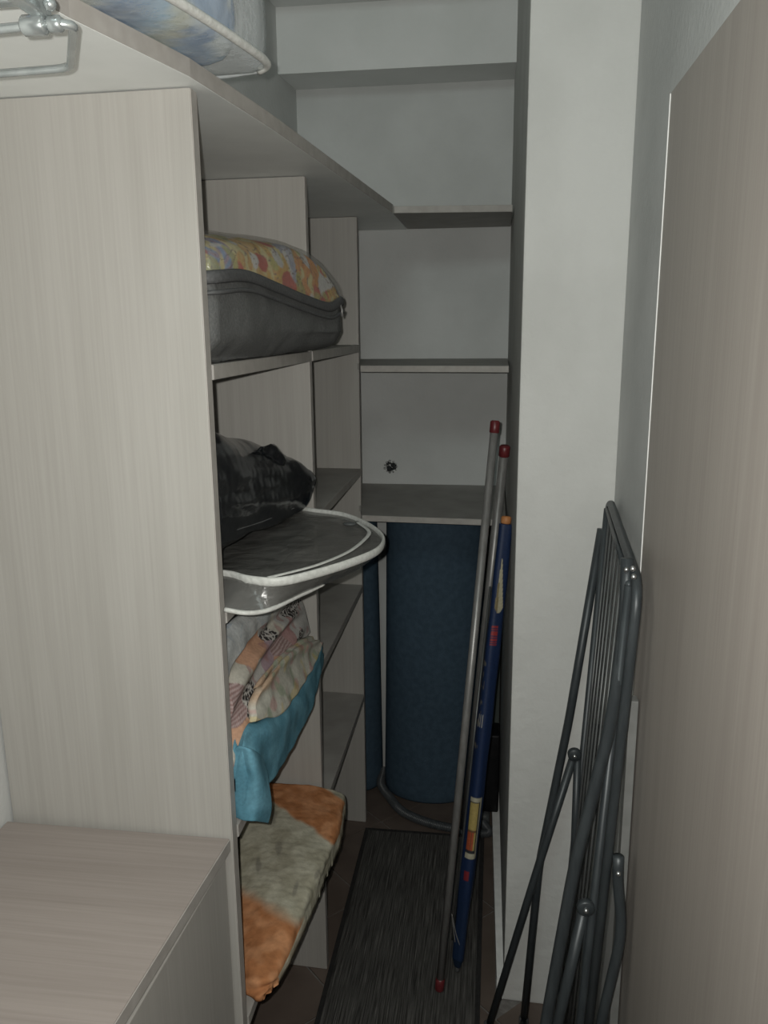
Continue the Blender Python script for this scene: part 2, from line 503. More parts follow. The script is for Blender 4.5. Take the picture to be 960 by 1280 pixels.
# back wall with a broken hole
def back_wall():
    bm = bmesh.new()
    x0, x1, z0, z1 = -0.60, 0.05, 0.0, 2.14
    corners = [bm.verts.new(c) for c in ((x0, YB, z0), (x1, YB, z0), (x1, YB, z1), (x0, YB, z1))]
    hole = []
    hx, hz = -0.3195, 1.037
    for k in range(14):
        a = 2 * math.pi * k / 14; r = 0.0175 * (1 + 0.35 * math.sin(3 * a + 1) * 0.6 + random.uniform(-0.15, 0.15))
        hole.append(bm.verts.new((hx + r * math.cos(a) * 1.05, YB, hz + r * math.sin(a))))
    e = [bm.edges.new((corners[i], corners[(i + 1) % 4])) for i in range(4)] + [bm.edges.new((hole[i], hole[(i + 1) % 14])) for i in range(14)]
    bmesh.ops.triangle_fill(bm, use_beauty=True, edges=e)
    deep = [bm.verts.new((v.co.x * 0.6 + hx * 0.4, YB + 0.03, v.co.z * 0.6 + hz * 0.4)) for v in hole]
    for i in range(14): bm.faces.new((hole[i], hole[(i + 1) % 14], deep[(i + 1) % 14], deep[i]))
    bm.faces.new(deep)
    # closed back
    bk = [bm.verts.new((c.co.x, YB + 0.1, c.co.z)) for c in corners]
    for i in range(4): bm.faces.new((corners[i], corners[(i + 1) % 4], bk[(i + 1) % 4], bk[i]))
    bm.faces.new(bk)
    return take(bm)
wb = struct('wall_back', back_wall(), M['wall'])
hb = merge(*[ball((-0.3195 + dx, YB + dy, 1.037 + dz), r, 8, 5, (1, 0.6, 0.9)) for dx, dy, dz, r in
             ((-0.006, 0.004, -0.007, 0.010), (0.008, 0.006, 0.004, 0.009), (-0.010, 0.006, 0.009, 0.006), (0.010, 0.004, -0.008, 0.007), (0.001, 0.006, 0.011, 0.006))])
obj('hole_rubble', *hb, M['hole'], wb, True, 'dark broken rubble inside a small hole')
cr_ = merge(*[ball((-0.3195 + 0.019 * math.cos(a), YB - 0.0005, 1.037 + 0.018 * math.sin(a)), random.uniform(0.0025, 0.0045), 6, 4, (1, 0.5, 1)) for a in [k * 0.57 for k in range(11)]])
obj('plaster_rim', *cr_, M['plaster_crumb'], wb, True, 'crumbly plaster rim round the hole')

wl = [(lwx(YN), YN), (lwx(1.03), 1.03), (lwx(YB), YB), (lwx(YB) - 0.15, YB + 0.1), (-0.86, 1.03), (-0.86, YN)]
struct('wall_left', prism(wl, 0, 2.64, 0), M['wall'])
struct('wall_partition', prism([(0.045, 1.552), (RX, 1.547), (0.35, 1.545), (0.35, YB + 0.1), (0.0345, YB + 0.1), (0.0345, YB)], 0, 2.64, 0.004), M['column'], None, False,
       'off-white plastered pillar wall standing between the alcove and the right wall')
struct('wall_right', box(RX, RX + 0.12, YN, 1.545, 0, 2.64, 0), M['wall'])
struct('wall_rear', box(-0.86, 0.35, YN - 0.1, YN, 0, 2.64, 0), M['wall'])
# the ceiling follows the underside of a stair: soffits and risers, descending to the back
steps = [(YB + 0.1, 2.13), (2.347, 2.13), (2.347, 2.292), (2.19, 2.292), (2.19, 2.455), (2.03, 2.455), (2.03, 2.62), (YN - 0.1, 2.62)]
bmv, bmf = [], []
prof = steps + [(YN - 0.1, 2.75), (YB + 0.1, 2.75)]
for x in (-0.87, 0.36): bmv += [(x, y, z) for y, z in prof]
n = len(prof)
bmf = [tuple(range(n)), tuple(range(n, 2 * n))[::-1]] + [(i, (i + 1) % n, n + (i + 1) % n, n + i) for i in range(n)]
struct('ceiling', (bmv, bmf), M['ceiling'])
struct('baseboard_partition', prism([(0.030, 1.556), (0.0455, 1.553), (0.037, YB - 0.2), (0.014, YB - 0.2)], 0.0, 0.055, 0.001), M['edge_light'])
# grey upright batten on the right-hand panel
struct('trim_1', box(0.1945, 0.2065, 1.085, 1.105, 0.0, 0.952, 0.001), M['batten'])

# ================================================================== LEFT SHELVING UNIT
unit = thing('shelving_unit', 'tall pale wood-grain shelving unit with open bays filling the left side of the closet', 'shelving', (-0.5, 1.6, 0))
FX = -0.3627
UY = [1.003, 1.589, 2.174]
TH = 0.020
for k, y in enumerate(UY):
    x0 = lwx(y + TH) + 0.004 if k else lwx(y) + 0.003
    p = prism([(x0, y + 0.012), (FX, y), (FX, y + TH), (x0, y + 0.012 + TH)], 0.001, 1.739, 0.0012)
    up = obj('upright', *p, M['wood_v'], unit)
    obj('edge_band', *box(FX, FX + 0.0012, y + 0.0006, y + TH - 0.0006, 0.002, 1.738, 0.0), M['edge'], up)
for z in (1.418, 1.086, 0.754, 0.420):
    for a, b in ((0, 1), (1, 2)):
        y0, y1 = UY[a] + TH + 0.001, UY[b] - 0.001
        p = prism([(lwx(y0) + 0.012, y0 + 0.012), (FX + 0.002, y0), (FX + 0.002, y1), (lwx(y1) + 0.012, y1 + 0.011)], z - 0.020, z, 0.001)
        sh = obj('shelf', *p, M['shelf_wood'], unit)
        obj('edge_band', *box(FX + 0.002, FX + 0.003, y0 + 0.001, y1 - 0.001, z - 0.019, z - 0.001, 0), M['edge'], sh)
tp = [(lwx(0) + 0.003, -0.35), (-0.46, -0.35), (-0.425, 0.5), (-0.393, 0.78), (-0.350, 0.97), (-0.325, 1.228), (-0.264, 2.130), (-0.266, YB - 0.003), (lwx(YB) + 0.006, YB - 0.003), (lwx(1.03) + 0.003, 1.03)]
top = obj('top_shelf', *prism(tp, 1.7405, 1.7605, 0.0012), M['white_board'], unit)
eb = []
fr = tp[1:7]
for i in range(len(fr) - 1):
    (xa, ya), (xb, yb) = fr[i], fr[i + 1]
    eb.append(prism([(xa, ya), (xa + 0.0012, ya), (xb + 0.0012, yb), (xb, yb)], 1.741, 1.760, 0))
obj('edge_band', *merge(*eb), M['edge'], top)

# low cabinet below the hanging space
bench = thing('bench_cabinet', 'low pale wood-grain cabinet with a flat bench top at the lower left', 'cabinet', (-0.55, 0.6, 0))
bt = obj('bench_top', *prism([(-0.709, 0.0), (-0.415, 0.0), (-0.3855, 0.675), (-0.3655, 1.000), (-0.709, 1.001)], 0.728, 0.748, 0.0012), M['wood_x'], bench)
obj('edge_band', *merge(prism([(-0.415, 0.001), (-0.4138, 0.001), (-0.3843, 0.675), (-0.3855, 0.675)], 0.729, 0.747, 0), prism([(-0.3855, 0.675), (-0.3843, 0.675), (-0.3643, 0.999), (-0.3655, 0.999)], 0.729, 0.747, 0)), M['edge'], bt)
obj('drawer_front', *prism([(-0.436, 0.02), (-0.418, 0.02), (-0.372, 0.997), (-0.390, 0.997)], 0.03, 0.716, 0.0015), M['wood_v'], bench)
obj('carcass', *merge(box(-0.70, -0.442, 0.012, 0.032, 0.001, 0.728, 0.001), box(-0.70, -0.40, 0.978, 0.998, 0.001, 0.728, 0.001), box(-0.70, -0.44, 0.034, 0.976, 0.02, 0.036, 0.001)), M['wood_v'], bench)
obj('plinth', *prism([(-0.462, 0.035), (-0.446, 0.035), (-0.41, 0.976), (-0.426, 0.976)], 0.001, 0.03, 0), M['edge'], bench)

# shelves across the back alcove
def back_shelf(z, yl, yr, xl, xr, th, label):
    t = thing('wall_shelf', label, 'shelf', ((xl + xr) / 2, YB, z - th), 'boards across the back alcove')
    obj('board', *prism([(xl, yl), (xr, yr), (0.0335, YB - 0.002), (xl - (0.10 if z < 1.7 else 0.003), YB - 0.002), (xl - (0.10 if z < 1.7 else 0.002), 2.202), (xl - 0.0218, 2.172)], z - th, z, 0.001), M['shelf_wood'], t)
    obj('edge_band', *prism([(xl + 0.001, yl - 0.0011), (xr - 0.001, yr - 0.0011), (xr - 0.001, yr), (xl + 0.001, yl)], z - th + 0.001, z - 0.001, 0), M['edge'], t)
    return t
back_shelf(1.7585, 2.150, 2.182, -0.2615, 0.033, 0.017, 'topmost grey board across the back alcove, above eye level and joining the left top shelf')
back_shelf(1.369, 2.055, 2.020, -0.338, 0.031, 0.016, 'narrow grey board across the back wall at eye level, middle of the three')
back_shelf(0.983, 2.055, 2.035, -0.340, 0.033, 0.016, 'lowest grey board across the back wall, over the tall blue foam roll')

# wood-grain leaf on the right
pn = thing('wall_panel', 'tall taupe wood-grain board standing along the right wall', 'panel', (0.215, 0.3, 0))
obj('board', *box(0.2085, 0.2245, -0.6, 1.142, 0.004, 1.744, 0.001), M['panel'], pn)
obj('edge_band', *box(0.2075, 0.2245, 1.1425, 1.1437, 0.004, 1.743, 0), M['edge_light'], pn, False, 'thin bright edge strip')

# ================================================================== HANGING RAIL
rail = thing('valet_rail', 'metal pull-out clothes rail fixed under the top shelf at the upper left', 'clothes rail', (-0.42, 0.70, 1.64))
pth = round_path([(-0.60, 0.765, 1.690), (-0.3804,0.7504,1.6900), (-0.3256,0.6534,1.6900), (-0.3362,0.6466,1.6900), (-0.60, 0.672, 1.690)], 0.014, 6)
obj('rail_loop', *sweep(pth, 0.0036, 12), M['rail_metal'], rail, True)
obj('slide_rail', *box(-0.62, -0.347, 0.628, 0.641, 1.700, 1.716, 0.002), M['rail_metal'], rail)
a = Vector((-0.3478,0.6464,1.6900))
obj('bracket', *merge(box(a.x - 0.006, a.x + 0.006, a.y - 0.045, a.y + 0.006, 1.694, 1.7395, 0.002)), M['rail_metal'], rail)
obj('clamp', *merge(cylinder((a.x - 0.017, a.y + 0.002, a.z), (1, 0, 0), 0.0075, 0.020, 14, 0.002), cylinder((a.x + 0.004, a.y + 0.002, a.z), (1, 0, 0), 0.0062, 0.012, 14, 0.002)), M['rail_metal'], rail, True)
b2 = Vector((-0.3353,0.6377,1.7000))
obj('screw', *ball((b2.x, b2.y, b2.z), 0.005, 10, 6), M['rail_metal'], rail, True)

# ================================================================== BAG OF BEDDING ON THE TOP SHELF
def rect_section(y, x0, x1, z0, z1, r=0.02, skew=0.0):
    return [(x0, y, z0 + r), (x0 + r, y, z0), ((x0 + x1) / 2, y, z0 - 0.0), (x1 - r, y + skew, z0), (x1, y + skew, z0 + r), (x1, y + skew, (z0 + z1) / 2), (x1 - r * 0.3, y + skew, z1 - r), (x1 - r, y + skew, z1), ((x0 + x1) / 2, y, z1 + 0.006), (x0 + r, y, z1), (x0, y, z1 - r)]
TZ = 1.7635
def duvet_col(u, v, p):
    n1 = nz(p, 16, 3); n2 = nz(p, 34, 9)
    c = lerp((0.10, 0.22, 0.42), (0.28, 0.46, 0.62), sstep(-0.3, 0.35, n1))
    c = lerp(c, (0.62, 0.68, 0.70), sstep(0.22, 0.38, n2))
    c = lerp(c, (0.62, 0.56, 0.30), sstep(0.30, 0.36, abs(nz(p, 12, 21))) * 0.6)
    return c
secs = [rect_section(y, -0.68, xf - 0.012, TZ + 0.004, TZ + 0.155, 0.03) for y, xf in ((0.36, -0.435), (0.5, -0.405), (0.7, -0.355), (0.85, -0.318), (0.97, -0.290), (1.02, -0.300))]
v, f, c = loft(secs, 48, 70, lambda u, v, p: 0.004 * nz(p, 22, 5), duvet_col)
o = obj('blue_duvet', v, f, M['print'], None, True, None, None, c)
tag(o, 'blue and pale patterned duvet folded inside the clear bag on the top shelf', 'duvet')
tb = thing('clear_bedding_bag', 'clear plastic bag with white piping overhanging the top shelf, packed with blue bedding', 'storage bag', (-0.5, 0.72, TZ))
bsec = [rect_section(y, -0.690, xf, TZ - 0.0005, TZ + 0.172, 0.02) for y, xf in ((0.33, -0.430), (0.5, -0.395), (0.7, -0.346), (0.85, -0.308), (0.97, -0.285), (1.045, -0.281))]
v, f, c = loft(bsec, 40, 40, lambda u, v, p: 0.0015 * nz(p, 30, 2))
obj('clear_body', v, f, M['film_milky'], tb, True)
pp = [(-0.43, 0.33, TZ + 0.004), (-0.391, 0.5, TZ + 0.004), (-0.342, 0.7, TZ + 0.004), (-0.304, 0.85, TZ + 0.004), (-0.281, 0.97, TZ + 0.004), (-0.277, 1.035, TZ + 0.006), (-0.292, 1.055, TZ + 0.004), (-0.36, 1.06, TZ + 0.001), (-0.45, 1.06, TZ + 0.006)]
obj('piping', *sweep(smooth_path(pp[:7], 40), 0.0048, 10), M['white_piping'], tb, True, 'thick white front piping')
obj('piping', *sweep(smooth_path(pp[6:], 20), 0.0028, 8), M['film_milky'], tb, True)

# ================================================================== ZIP BAG WITH QUILT ON THE UPPER LEFT SHELF
SA = 1.4185
#        y     xfront  rim z   top z
zb = [(1.035, -0.356, 1.526, 1.578), (1.13, -0.345, 1.532, 1.592), (1.25, -0.335, 1.522, 1.600), (1.38, -0.318, 1.507, 1.606), (1.48, -0.300, 1.498, 1.592), (1.545, -0.292, 1.510, 1.560), (1.572, -0.296, 1.508, 1.528)]
secs = []
for y, xf, rz, tz in zb:
    out = 0.004 * math.sin((y - 1.03) * 5.8)
    lift = max(0.0, (xf + 0.335)) * 0.15
    secs.append([(-0.62, y, SA + 0.03), (-0.60, y, SA), (-0.45, y, SA), (-0.372, y, SA + 0.001), (xf - 0.020, y, SA + 0.006 + lift), (xf - 0.002, y, SA + 0.028 + lift), (xf + out, y, (SA + rz) / 2), (xf - 0.002, y, rz - 0.006), (xf - 0.012, y, rz), (-0.45, y, rz - 0.004), (-0.60, y, rz - 0.01), (-0.62, y, rz - 0.03)])
def bagwr(u, v, p): return 0.004 * nz(p, 14, 4) + 0.0018 * nz(p, 40, 8)
v, f, c = loft(secs, 56, 60, bagwr, None, 0.008)
zip_bag = thing('zip_storage_bag', 'charcoal fabric zip storage bag with a clear top on the upper left shelf', 'storage bag', (-0.46, 1.3, SA))
obj('fabric_body', v, f, M['black_fabric'], zip_bag, True)
rim = [(-0.395, 1.031, 1.524)] + [(xf + 0.003, y, rz + 0.001) for y, xf, rz, tz in zb]
obj('rim_binding', *sweep(smooth_path(rim, 50), 0.0085, 10, False, (1.0, 0.5)), M['black_trim'], zip_bag, True)
rim2 = [(-0.395, 1.030, 1.506)] + [(xf + 0.0055, y, rz - 0.018) for y, xf, rz, tz in zb]
obj('zip_tape', *sweep(smooth_path(rim2, 50), 0.003, 8), M['black_trim'], zip_bag, True)
obj('zip_pull', *merge(sweep([(-0.287, 1.530, 1.503), (-0.284, 1.528, 1.495), (-0.2835, 1.527, 1.482)], 0.0019, 8)), M['steel_grey'], zip_bag, True)
def quilt_col(u, v, p):
    a = p[1]; b = p[2] * 1.2 + p[0] * 0.5
    # big round flower medallions on a lilac-grey ground, warm petals with darker outlines
    base = lerp((0.34, 0.35, 0.44), (0.50, 0.50, 0.56), sstep(-0.3, 0.3, nz(p, 30, 2)))
    base = lerp(base, (0.55, 0.36, 0.08), sstep(0.05, 0.2, nz(p, 17, 6)))
    best = 9
    for k, (cy, cb) in enumerate(((1.06, 1.70), (1.16, 1.695), (1.27, 1.70), (1.42, 1.695), (1.52, 1.68))):
        d = math.hypot((a - cy), (b - cb) * 1.3)
        if d < best: best = d; kk = k
    if best < 0.062:
        pal = ((0.20, 0.32, 0.52), (0.66, 0.46, 0.12), (0.70, 0.48, 0.10), (0.72, 0.34, 0.08), (0.66, 0.44, 0.10))[kk]
        ring = 0.5 + 0.5 * math.sin(best * 420)
        base = lerp(pal, lerp(pal, (0.62, 0.16, 0.06), 0.75), ring * 0.55)
        base = lerp(base, (0.72, 0.62, 0.30), sstep(0.1, 0.3, nz(p, 45, kk)))
    r = nz(p, 26, 13)
    base = lerp(base, (0.55, 0.09, 0.05), sstep(0.24, 0.34, r))
    base = lerp(base, (0.66, 0.64, 0.62), sstep(0.27, 0.36, nz(p, 28, 31)))
    base = lerp(base, (0.42, 0.42, 0.10), sstep(0.28, 0.36, nz(p, 24, 41)) * 0.8)
    line = abs(nz(p, 34, 17))
    base = lerp((0.16, 0.09, 0.06), base, sstep(0.0, 0.035, line))
    return lerp(tuple(q * 0.78 for q in base), (0.30, 0.29, 0.28), 0.18)  # print dimmed and mixed with a grey veil for haze
secs = []; cov = []
for y, xf, rz, tz in zb:
    def qs(g): return [(-0.61, y, rz + 0.004), (-0.45, y, rz + 0.002), (xf - 0.010 + g, y, rz + 0.002), (xf - 0.000 + g, y, rz + (tz - rz) * 0.36), (xf - 0.008 + g, y, rz + (tz - rz) * 0.72 + g), (xf - 0.032, y, tz - 0.006 + g), (-0.42, y, tz + 0.004 + g), (-0.50, y, tz + 0.002 + g), (-0.60, y, tz - 0.015 + g)]
    secs.append(qs(-0.005)); cov.append(qs(0.001))
v, f, c = loft(secs, 110, 150, lambda u, v, p: 0.003 * nz(p, 20, 7), quilt_col, 0.004)
o = obj('patterned_quilt', v, f, M['print'], None, True, None, None, c)
tag(o, 'flower-patterned yellow, orange and lilac quilt bulging from the charcoal zip bag', 'quilt')
v, f, c = loft(cov, 48, 50, lambda u, v, p: 0.0016 * nz(p, 34, 3), None, 0.006)
obj('clear_top', v, f, M['film_cover'], zip_bag, True)

# ================================================================== EMPTY CLEAR BAG ON THE SECOND SHELF, BLACK BAG ON IT
SB = 1.0862
vb = thing('clear_vinyl_bag', 'flat empty clear vinyl storage bag with white piping, lying under the black plastic bag', 'storage bag', (-0.4, 1.3, SB))
loop_up = [(-0.3781,1.0776,1.1200), (-0.3348,1.0556,1.1200), (-0.2905,1.0529,1.1200), (-0.2481,1.0920,1.1210), (-0.2061,1.1500,1.1220), (-0.1788,1.2106,1.1220), (-0.1759,1.2729,1.1210), (-0.1890,1.3283,1.1200), (-0.2239,1.4023,1.1180), (-0.2774,1.4716,1.1170), (-0.3383,1.5044,1.1160), (-0.42, 1.535, 1.116), (-0.56, 1.52, 1.116), (-0.60, 1.40, 1.116), (-0.60, 1.15, 1.118), (-0.56, 1.095, 1.118), (-0.46, 1.082, 1.119)]
loop_lo = [(-0.3596,1.0173,1.0890), (-0.3323,1.0158,1.0860), (-0.3139,1.0295,1.0830), (-0.2972,1.0511,1.0830), (-0.2753,1.1030,1.0840), (-0.2492,1.1489,1.0860), (-0.2115,1.2144,1.0900), (-0.1866,1.2999,1.0970), (-0.2068,1.3827,1.0940), (-0.2412,1.4533,1.0930), (-0.2919,1.5055,1.0930), (-0.36, 1.54, 1.0915), (-0.45, 1.545, 1.0915), (-0.58, 1.52, 1.0915), (-0.61, 1.40, 1.0915), (-0.61, 1.15, 1.0915), (-0.55, 1.04, 1.0915), (-0.43, 1.03, 1.0915)]
def closed_path(p, n):
    e = p[-1:] + p + p[:2]
    return [cr(e, 1 + k * len(p) / n) for k in range(n)]
N = 96
lu, ll = closed_path(loop_up, N), closed_path(loop_lo, N)
def disc(loop, sag, rings=7, wr=0.004, seed=1):
    c = sum(loop, Vector()) / len(loop); V = []; Fc = []
    for r in range(rings):
        t = 1 - r / rings
        for p in loop:
            q = c + (p - c) * t
            q = q + Vector((0, 0, sag * (1 - t * t) + (wr * nz(q, 20, seed) if r else 0)))
            V.append(q)
    n = len(loop)
    for r in range(rings - 1):
        for k in range(n): Fc.append((r * n + k, r * n + (k + 1) % n, (r + 1) * n + (k + 1) % n, (r + 1) * n + k))
    V.append(c + Vector((0, 0, sag)))
    for k in range(n): Fc.append(((rings - 1) * n + k, (rings - 1) * n + (k + 1) % n, len(V) - 1))
    return V, Fc
obj('top_film', *disc(lu, -0.004, 8, 0.0025, 3), M['film'], vb, True)
obj('bottom_film', *disc(ll, 0.0, 7, 0.001, 5), M['film'], vb, True)
sv = [];  sf = []
for k in range(N):
    a, b = lu[k], ll[min(range(N), key=lambda q: (ll[q].xy - lu[k].xy).length)]
    m_ = (a + b) / 2 + (a - Vector((-0.4, 1.3, 1.1))).normalized() * 0.003
    sv += [a, m_, b]
for k in range(N):
    q = (k + 1) % N
    sf += [(k * 3, q * 3, q * 3 + 1, k * 3 + 1), (k * 3 + 1, q * 3 + 1, q * 3 + 2, k * 3 + 2)]
obj('side_film', sv, sf, M['film'], vb, True)
obj('piping', *sweep(lu, 0.0040, 10, True, (1.7, 0.8)), M['white_piping'], vb, True, 'wide white upper piping')
obj('piping', *sweep(smooth_path(loop_lo[:6], 50), lambda t: 0.0034 - 0.0016 * sstep(0.85, 1, t), 10), M['white_piping'], vb, True, 'thin white lower piping')
zl = [(-0.3104,1.0630,1.1220), (-0.2808,1.0970,1.1220), (-0.2518,1.1368,1.1220), (-0.2215,1.2026,1.1230), (-0.2083,1.2774,1.1230), (-0.2107,1.3445,1.1210), (-0.2437,1.4168,1.1200)]
obj('zip_band', *sweep(smooth_path(zl, 40), 0.0030, 8, False, (0.5, 1.2)), M['white_piping'], vb, True, 'white zip band along the front edge')
obj('zip_slider', *ball((-0.2528,1.3932,1.1210), 0.007, 10, 6, (1.8, 1, 0.5)), M['grey_base'], vb, True)

bb = thing('black_plastic_bag', 'shiny crumpled black plastic bag slumped on the clear vinyl bag', 'plastic bag', (-0.48, 1.29, 1.128))
#        y     xf(lower) z low    xtop   ztop
kb = [(1.040, -0.372, 1.178, -0.400, 1.316), (1.12, -0.374, 1.166, -0.402, 1.316), (1.22, -0.376, 1.154, -0.402, 1.292), (1.32, -0.374, 1.142, -0.400, 1.274), (1.42, -0.366, 1.132, -0.392, 1.244), (1.50, -0.352, 1.134, -0.378, 1.218), (1.545, -0.350, 1.152, -0.370, 1.196)]
secs = []
for y, xl, zl_, xt, zt in kb:
    zb_ = 1.129
    secs.append([(-0.62, y, zb_ + 0.02), (-0.58, y, zb_ + 0.001), (-0.48, y, zb_ + 0.001), (xl - 0.05, y, zb_ + 0.004), (xl - 0.012, y, zl_ - 0.012), (xl, y, zl_), (xl + 0.006, y, zl_ * 0.65 + zt * 0.35), (xl + 0.002, y, zl_ * 0.3 + zt * 0.7), (xt, y, zt), (xt - 0.06, y, zt + 0.006), (-0.54, y, zt - 0.02), (-0.62, y, zt - 0.06)])
def crk(u, v, p):
    a = abs(nz((p[0], p[1] * 0.55, p[2] * 1.3 + p[1] * 0.25), 9, 5)); b = abs(nz((p[0] * 0.6, p[1] * 0.35, p[2] * 2.0 + p[1] * 0.5), 17, 11))
    return 0.009 * (a - 0.2) + 0.006 * (b - 0.2) + 0.0006 * nz(p, 60, 1)
v, f, c = loft(secs, 110, 130, crk, None, 0.006)
obj('bag_body', v, f, M['black_plastic'], bb, True)
sm = [(-0.3725,1.0539,1.1829), (-0.3740,1.1441,1.1708), (-0.3740,1.2484,1.1557), (-0.3710,1.3616,1.1432), (-0.3620,1.4674,1.1362)]
obj('seam', *sweep(smooth_path(sm, 30), 0.0009, 6), M['zinc'], bb, True, 'thin seam along the lower edge with a painted highlight')  # bright tube stands in for the highlight along the seam
kn = grid_pts([[(-0.3876,1.2800,1.2686), (-0.3807,1.3300,1.2531), (-0.3693,1.4000,1.2223)], [(-0.3825,1.3000,1.2697), (-0.3745,1.3400,1.2695), (-0.3659,1.4000,1.2367)], [(-0.3858,1.3400,1.2666), (-0.3785,1.3700,1.2666), (-0.3724,1.4200,1.2378)]], 16, 12)
v, f, c = pad(displace(kn, lambda u, v, p: 0.004 * nz(p, 40, 2)), (-0.012, 0.004, -0.012), 0.001)
obj('bag_corner', v, f, M['black_plastic'], bb, True)

# ================================================================== LINEN PILE ON THE THIRD SHELF
SCZ = 0.7548
def leopard(p, q):
    d, pts = noise.voronoi(Vector((p * 120, q * 120, 0.0)))[:2]
    w = d[1] - d[0]; ctr = d[0]
    if w < 0.11: return (0.52, 0.50, 0.47)
    if ctr < 0.16 and noise.noise(pts[0]) > 0.0: return (0.40, 0.33, 0.28)
    return (0.035, 0.03, 0.03)
def zebra(p, q):
    s = math.sin(q * 1150 + 6 * noise.noise(Vector((p * 22, q * 22, 3))))
    return lerp((0.26, 0.17, 0.16), (0.40, 0.31, 0.30), sstep(-0.2, 0.2, s))
PC = {'cream': (0.48, 0.46, 0.40), 'rose': (0.40, 0.25, 0.24), 'peach': (0.50, 0.30, 0.20), 'grey': (0.42, 0.42, 0.40), 'mauve': (0.36, 0.27, 0.30), 'pale': (0.46, 0.45, 0.43)}
# the printed patches: centre of each on the cloth and its print
PATCHES = [((-0.3593,1.1296,0.9112), 'leo'), ((-0.3539,1.1256,0.8920), 'leo'), ((-0.3661,1.0666,0.9354), 'zeb'), ((-0.3614,1.0603,0.9185), 'zeb'), ((-0.3594,1.0512,0.8761), 'peach'), ((-0.3616,1.0320,0.8546), 'cream'),
           ((-0.3721,1.1041,0.9563), 'cream'), ((-0.3751,1.1917,0.9671), 'peach'), ((-0.3746,1.1378,0.9651), 'peach'), ((-0.3647,1.1822,0.9304), 'pale'), ((-0.3613,1.1730,0.9182), 'pale'),
           ((-0.3653,1.2368,0.9324), 'mauve'), ((-0.3622,1.3070,0.9213), 'zeb'), ((-0.3625,1.3307,0.9224), 'zeb'), ((-0.3718,1.2685,0.9552), 'leo'), ((-0.3722,1.3066,0.9567), 'cream'), ((-0.3694,1.3495,0.9468), 'pale'),
           ((-0.3641,1.3669,0.9282), 'rose'), ((-0.3658,1.4403,0.9165), 'pale'), ((-0.3749,1.4124,0.9486), 'leo'), ((-0.3740,1.4394,0.9455), 'leo'), ((-0.3612,1.4697,0.8826), 'pale'), ((-0.3602,1.4448,0.8792), 'leo'),
           ((-0.3635,1.2805,0.8907), 'peach'), ((-0.3633,1.2231,0.8899), 'peach'), ((-0.3610,1.1852,0.8820), 'peach'), ((-0.3857,1.3366,0.9690), 'pale'), ((-0.3860,1.3937,0.9703), 'grey'), ((-0.3893,1.2606,0.9818), 'grey')]
def patchwork_col(u, v, p):
    w1, w2 = 0.006 * nz(p, 40, 3), 0.006 * nz(p, 40, 13)
    kind = min(PATCHES, key=lambda q: (q[0][1] - p[1] + w1) ** 2 * 0.4 + (q[0][2] - p[2] + w2) ** 2 + (q[0][0] - p[0]) ** 2)[1]
    if kind == 'leo': return leopard(p[1] * 0.75, p[2] * 1.2)
    if kind == 'zeb': return zebra(p[1], p[2])
    c = PC[kind]
    return lerp(c, (0.34, 0.18, 0.17), sstep(0.26, 0.36, nz(p, 36, 5)) * 0.6)
# rows bottom -> top, columns near -> far
pw = [[(-0.3705,1.0320,0.8219), (-0.3595,1.0648,0.8623), (-0.3608,1.1589,0.8670), (-0.3611,1.2951,0.8679), (-0.3604,1.4373,0.8658), (-0.3613,1.5241,0.8617)],
      [(-0.3670,1.0320,0.9110), (-0.3634,1.0795,0.9256), (-0.3648,1.1690,0.9307), (-0.3652,1.2974,0.9251), (-0.3656,1.4259,0.9122), (-0.3677,1.5269,0.8913)],
      [(-0.3735,1.0538,0.9685), (-0.3731,1.1104,0.9742), (-0.3735,1.1954,0.9684), (-0.3722,1.3066,0.9567), (-0.3734,1.4238,0.9398), (-0.3744,1.5308,0.9152)],
      [(-0.3954,1.1182,1.0034), (-0.3915,1.1652,1.0037), (-0.3888,1.2421,0.9943), (-0.3860,1.3390,0.9771), (-0.3833,1.4412,0.9606), (-0.3829,1.5277,0.9380)],
      [(-0.4255,1.2009,1.0038), (-0.4240,1.2583,0.9984), (-0.4207,1.3289,0.9868), (-0.4156,1.4232,0.9686), (-0.4110,1.5109,0.9527), (-0.4069,1.5715,0.9381)]]
g = grid_pts(pw, 190, 170)
def rolls(u, v, p):
    s = math.sin((v * 3.6 - u * 0.35) * 2 * math.pi + 0.8 * nz(p, 8, 2))
    return (0.0065 * s + 0.003 * nz(p, 26, 6)) * (1 - sstep(0.75, 1.0, u))
g = clampy(displace(g, rolls))
v, f, c = pad(g, (-0.17, 0, 0), 0.0, patchwork_col)
pwo = obj('patchwork_bedspread', v, f, M['print'], None, True, None, None, c)
tag(pwo, 'crumpled patchwork bedspread with leopard, zebra and peach prints on the third left shelf', 'bedspread')

def pale_col(u, v, p):
    c = lerp((0.40, 0.42, 0.42), (0.50, 0.51, 0.50), sstep(-0.3, 0.3, nz(p, 14, 1)))
    return lerp(c, (0.25, 0.30, 0.36), sstep(0.0, 0.03, 0.03 - abs(nz(p, 26, 12))) * 0.6)
pb = [[(-0.3709,1.0431,0.9735), (-0.3713,1.0749,0.9818), (-0.3727,1.1232,0.9870), (-0.3732,1.1879,0.9850), (-0.3747,1.2677,0.9798)],
      [(-0.3767,1.0624,1.0079), (-0.3759,1.0979,1.0123), (-0.3755,1.1481,1.0109), (-0.3750,1.2148,1.0021), (-0.3742,1.2971,0.9850)],
      [(-0.3897,1.1009,1.0257), (-0.3879,1.1334,1.0263), (-0.3863,1.1846,1.0207), (-0.3848,1.2586,1.0083), (-0.3823,1.3384,0.9924)]]
g = clampy(displace(grid_pts(pb, 60, 40), lambda u, v, p: 0.003 * nz(p, 24, 9)))
v, f, c = pad(g, (-0.010, 0, 0), 0.002, pale_col)
